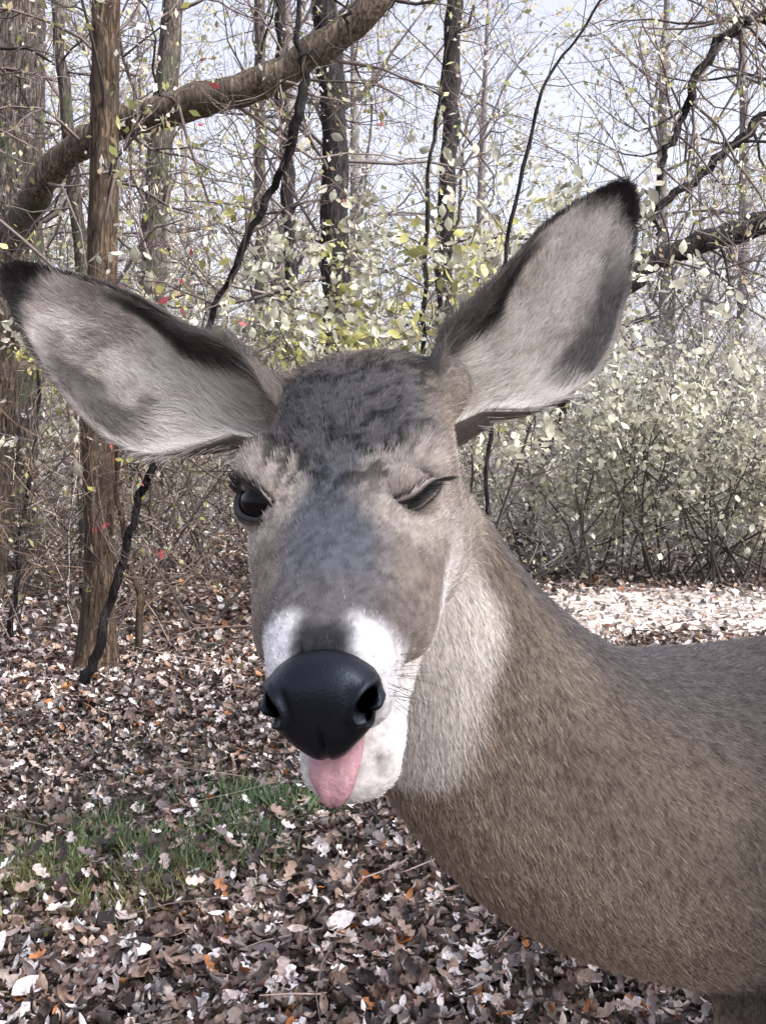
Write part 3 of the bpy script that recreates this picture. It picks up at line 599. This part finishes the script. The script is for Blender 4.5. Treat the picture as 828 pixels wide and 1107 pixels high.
    L_=(.006+.012*sstep(.5,.0,s))*rng.uniform(.6,1.3,n)
    hairs(name+'_inner_hair',p,d,L_,np.full(n,.00020),np.clip(icol(s,q,p)*np.exp(rng.normal(0,.22,n))[:,None],0,.93),bend=no*-.1)
    pb=lerp(Pb,a,b); d=nrm(A[None]-no*rng.uniform(.15,.35,n)[:,None]+rng.normal(0,.1,(n,3)))
    hairs(name+'_outer_hair',pb,d,rng.uniform(.005,.009,n),np.full(n,.00024),bcol(s,q,p)*np.exp(rng.normal(0,.2,n))[:,None])
    n=4200; a=rng.uniform(8,ns-1.001,n); sd=rng.choice([0.,nq-1.001],n); p=lerp(P,a,sd); no=nrm(lerp(nn,a,sd)); s=np.interp(a,np.arange(ns),np.linspace(-.16,1,ns)); q=np.where(sd>1,1.,-1.)
    d=nrm(W[None]*q[:,None]*.6+A[None]*.9+rng.normal(0,.15,(n,3)))
    cc=mix(np.tile(np.array([.48,.44,.40]),(n,1)),(.03,.028,.028),sstep(.45,.8,s)); cc[q>0]=cc[q>0]*.4
    hairs(name+'_rim_hair',p,d,rng.uniform(.002,.005,n),np.full(n,.0002),cc)
ear('ear_right',at(268,447,.70),at(-4,286,.685),np.array([.18,-1,-.05]),1,1.0)
ear('ear_left',at(497,425,.70),at(686,192,.69),np.array([-.10,-1,-.12]),1,5.0)

M_eye,nt,N,L=newmat('eyeball_dark'); p=N.new('ShaderNodeBsdfPrincipled'); p.inputs['Base Color'].default_value=(.005,.004,.005,1); p.inputs['Roughness'].default_value=.10; p.inputs['Specular IOR Level'].default_value=.15; out(nt,p.outputs[0])
M_lid=attr_mat('eyelid_skin',.5,0,.4,200,.2)
def eye(sg,open_h,name):
    cen=ECEN[sg]; Eo=EDIR[sg]
    Fh=np.array([.90*sg,0,.48 if sg>0 else .25]); Fh=nrm(Fh-(Fh@Eo)*Eo); Vv=np.cross(Eo,Fh)
    if Vv[2]<0: Vv=-Vv
    v,q,tr=sphere_grid(40,24); make_mesh(name+'_eyeball',cen+v*.0166,[q,tr],M_eye,parent=deer)
    na,nr=72,16; ph=np.arange(na)*2*np.pi/na; hwid=math.radians(54 if sg<0 else 66)
    oh=math.radians(open_h)
    cx=np.cos(ph)*hwid; cy=np.sign(np.sin(ph))*np.abs(np.sin(ph))**1.15*oh*np.where(np.sin(ph)>0,1.0,.85)
    if open_h<8: cy=cy+math.radians(-7)*(1-(cx/hwid)**2)+math.radians(3)*np.sin(cx/hwid*5)
    end=math.radians(105); ex,ey=np.cos(ph)*end,np.sin(ph)*end
    P=[];cl=[]
    for j in range(nr):
        u=j/(nr-1); x=cx*(1-u)+ex*u; y=cy*(1-u)+ey*u; rho=np.hypot(x,y)+1e-9
        rad=LIDR+ (.0014*math.exp(-((u-.07)/.06)**2)) - .0022*(u==0) -.003*u*u
        dirn=np.cos(rho)[:,None]*Eo+np.sin(rho)[:,None]*((x/rho)[:,None]*Fh+(y/rho)[:,None]*Vv)
        P.append(cen+dirn*rad); k=1 if u<.10 else 0
        cl.append(np.tile(np.array([.015,.013,.012]) if k else np.array([.31,.27,.235]),(na,1)))
    G=np.array(P); idx=np.arange(na*nr).reshape(nr,na); a0=idx[:-1];a1=idx[1:]; f=np.stack([a0,np.roll(a0,-1,1),np.roll(a1,-1,1),a1],-1).reshape(-1,4)
    make_mesh(name+'_eyelids',G.reshape(-1,3),f,M_lid,np.concatenate(cl),parent=deer)
    n=6500; a=rng.integers(0,na,n); j=rng.uniform(.13,.85,n)*(nr-1); i=np.minimum(j.astype(int),nr-2); fr=(j-i)[:,None]; fa=rng.uniform(0,1,(n,1))
    p=(G[i,a]*(1-fr)+G[i+1,a]*fr)*(1-fa)+(G[i,(a+1)%na]*(1-fr)+G[i+1,(a+1)%na]*fr)*fa; no=nrm(p-cen)
    fl=-N_*.9+R_*sg*.35; fl=fl[None]-(no@fl)[:,None]*no; d=nrm(nrm(fl)+no*.28+rng.normal(0,.1,(n,3)))
    cc=mix(np.tile(np.array([.46,.41,.355]),(n,1)),(.05,.045,.042),sstep(.26,.13,j/(nr-1))); cc=mix(cc,(.34,.30,.26),sstep(.5,.8,j/(nr-1)))
    hairs(name+'_lid_hair',p,d,rng.uniform(.0025,.0045,n),np.full(n,.00018),cc*np.exp(rng.normal(0,.2,n))[:,None])
    m=90; a=rng.uniform(.02,.70,m)*na/2; i=a.astype(int); p=G[1,i]; no=nrm(p-cen)
    d=nrm(no*.7+Vv*(.15 if open_h>8 else -.45)+Fh*.7+rng.normal(0,.12,(m,3)))
    hairs(name+'_lashes',p,d,rng.uniform(.005,.012,m),np.full(m,.0003),np.tile([.015,.012,.012],(m,1)),bend=Vv[None]*(.3 if open_h>8 else -.1)*np.ones((m,1)))
eye(-1,27,'open_eye'); eye(1,.9,'winking_eye')

M_nose,nt,N,L=newmat('nose_wet_black'); p=N.new('ShaderNodeBsdfPrincipled'); p.inputs['Roughness'].default_value=.38
a=N.new('ShaderNodeAttribute'); a.attribute_name='Col'; L.new(a.outputs['Color'],p.inputs['Base Color'])
mr=N.new('ShaderNodeMapRange'); L.new(a.outputs['Fac'],mr.inputs[0]); mr.inputs[1].default_value=0; mr.inputs[2].default_value=.01; mr.inputs[3].default_value=0; mr.inputs[4].default_value=.55; L.new(mr.outputs[0],p.inputs['Specular IOR Level'])
p.inputs['Specular Tint'].default_value=(.62,.78,1,1)  # blue of the sky put into the highlight colour
tc=N.new('ShaderNodeTexCoord'); vo=N.new('ShaderNodeTexVoronoi'); vo.inputs['Scale'].default_value=700; L.new(tc.outputs['Object'],vo.inputs['Vector']); b=N.new('ShaderNodeBump'); b.inputs['Strength'].default_value=.3; b.inputs['Distance'].default_value=.0004; L.new(vo.outputs['Distance'],b.inputs['Height']); L.new(b.outputs[0],p.inputs['Normal']); out(nt,p.outputs[0])
v,q,tr=sphere_grid(120,80); v=v[:,[2,1,0]]
x,y,z=v[:,0],v[:,1],v[:,2]
r=(np.abs(x)**2.3+np.abs(y)**2.4+np.abs(z)**2.5)**(-1/2.4)
P=v*r[:,None]
P[:,1]*=(1-.46*sstep(.05,-1,P[:,2])-.10*sstep(.5,1,P[:,2]))
X=P*np.array(NR); ncol=np.tile(np.array([.0050,.0055,.0075]),(len(X),1))
for sg in (-1,1):
    cx=P[:,1]*sg; cz=P[:,2]; d=np.sqrt(((cx-.78)/.20)**2+((cz-.22-.5*(cx-.8))/.22)**2); d2=np.sqrt(((cx-.86)/.13)**2+((cz+.10)/.26)**2)
    m=(x>-.5); X[:,0]-=m*.009*(sstep(1.0,.3,d)); X[:,1]-=sg*m*.007*sstep(1,.3,d2)
    ring=np.exp(-((d-1.3)/.28)**2)*m*(x>0); X[:,0]+=.0026*ring; X[:,1]+=sg*.0020*ring
    g=np.exp(-((cx-.46-.18*cz)/.07)**2)*sstep(-.5,-.1,cz)*sstep(.75,.4,cz)*(x>0); X[:,0]-=.0013*g
    ncol*=(1-m*np.maximum(sstep(1.0,.7,d),sstep(1,.7,d2)))[:,None]  # nostrils painted black: shade of the hollows put into the colour
X[:,0]-=.0026*np.exp(-(P[:,1]/.06)**2)*sstep(.0,-.4,P[:,2])*(x>0)
L3=NC+X[:,0:1]*NF+X[:,2:3]*NG; L3[:,1]=X[:,1]
make_mesh('nose',H(L3[:,0],L3[:,1],L3[:,2]),[q,tr],M_nose,ncol,parent=deer)

m_t=attr_mat('tongue_pink',.38,0,.5,260,.12,.5)
TP=np.array([[*H(.235,0,-.066),.012,.006],[*H(.262,0,-.065),.0135,.006],[*H(.276,-.001,-.065),.0130,.0055],[*H(.284,-.001,-.070),.0095,.005],[*H(.287,-.002,-.0755),.0055,.0042],[*H(.287,-.002,-.0785),.0022,.002]])
S=spline(TP,30); C=S[:,:3]; T=nrm(np.gradient(C,axis=0)); Lw=nrm(R_-(T@R_)[:,None]*T); Dn=np.cross(T,Lw); a=np.arange(24)*2*np.pi/24
gro=-.0016*np.exp(-(np.cos(a)/.25)**2)*(np.sin(a)*1)
v=C[:,None]+S[:,3][:,None,None]*np.cos(a)[None,:,None]*Lw[:,None]+(S[:,4][:,None]*np.sin(a)[None]+gro[None])[...,None]*Dn[:,None]
idx=np.arange(30*24).reshape(30,24); f=np.stack([idx[:-1],np.roll(idx[:-1],-1,1),np.roll(idx[1:],-1,1),idx[1:]],-1).reshape(-1,4)
v=np.r_[v.reshape(-1,3),[C[-1]]]; tri=np.array([[720,idx[-1][(i+1)%24],idx[-1][i]] for i in range(24)])
make_mesh('tongue',v,[f,tri],m_t,np.tile([.48,.27,.29],(len(v),1)),parent=deer)
n=70; sg=rng.choice([-1,1],n); a=H(rng.uniform(.225,.258,n),sg*rng.uniform(.026,.034,n),rng.uniform(-.055,-.025,n)); d=nrm(R_[None]*sg[:,None]+rng.normal(0,.35,(n,3))-U_[None]*.4)
hairs('whiskers',a,d,rng.uniform(.012,.03,n),np.full(n,.00012),np.tile([.03,.03,.03],(n,1)),bend=-U_[None]*.3*np.ones((n,1)))

# ---------- world, sun, camera
w=bpy.data.worlds.new('World'); bpy.context.scene.world=w; w.use_nodes=True; nt=w.node_tree; bg=nt.nodes['Background']
sky=nt.nodes.new('ShaderNodeTexSky'); sky.sky_type='NISHITA'; sky.sun_disc=False; sky.sun_elevation=math.asin(SUN[2]); sky.sun_rotation=math.atan2(SUN[0],SUN[1]); sky.dust_density=5.0; sky.air_density=1.0
hs=nt.nodes.new('ShaderNodeHueSaturation'); hs.inputs['Saturation'].default_value=.36; hs.inputs['Value'].default_value=2.55
mc=nt.nodes.new('ShaderNodeMixRGB'); mc.blend_type='MULTIPLY'; mc.inputs[0].default_value=1; mc.inputs[2].default_value=(1.0,.97,1.04,1)
nt.links.new(sky.outputs[0],hs.inputs['Color']); nt.links.new(hs.outputs[0],mc.inputs[1]); nt.links.new(mc.outputs[0],bg.inputs[0]); bg.inputs[1].default_value=.15
sl=bpy.data.lights.new('sun','SUN'); sl.energy=5; sl.angle=math.radians(.5); sl.color=(1,.96,.88); so=bpy.data.objects.new('sun',sl); bpy.context.collection.objects.link(so)
so.rotation_euler=Vector(SUN).to_track_quat('Z','Y').to_euler()
cam=bpy.data.cameras.new('camera'); cam.sensor_fit='VERTICAL'; cam.sensor_height=24; cam.lens=24*F/1107; cam.shift_y=-53.5/1107; cam.clip_start=.02; cam.clip_end=600
co=bpy.data.objects.new('camera',cam); bpy.context.collection.objects.link(co); co.location=(0,0,CAMZ); co.rotation_euler=(math.radians(90),0,0); bpy.context.scene.camera=co
sc=bpy.context.scene; sc.view_settings.view_transform='Standard'; sc.view_settings.look='None'; sc.view_settings.exposure=0
print('total',time.time()-T0)
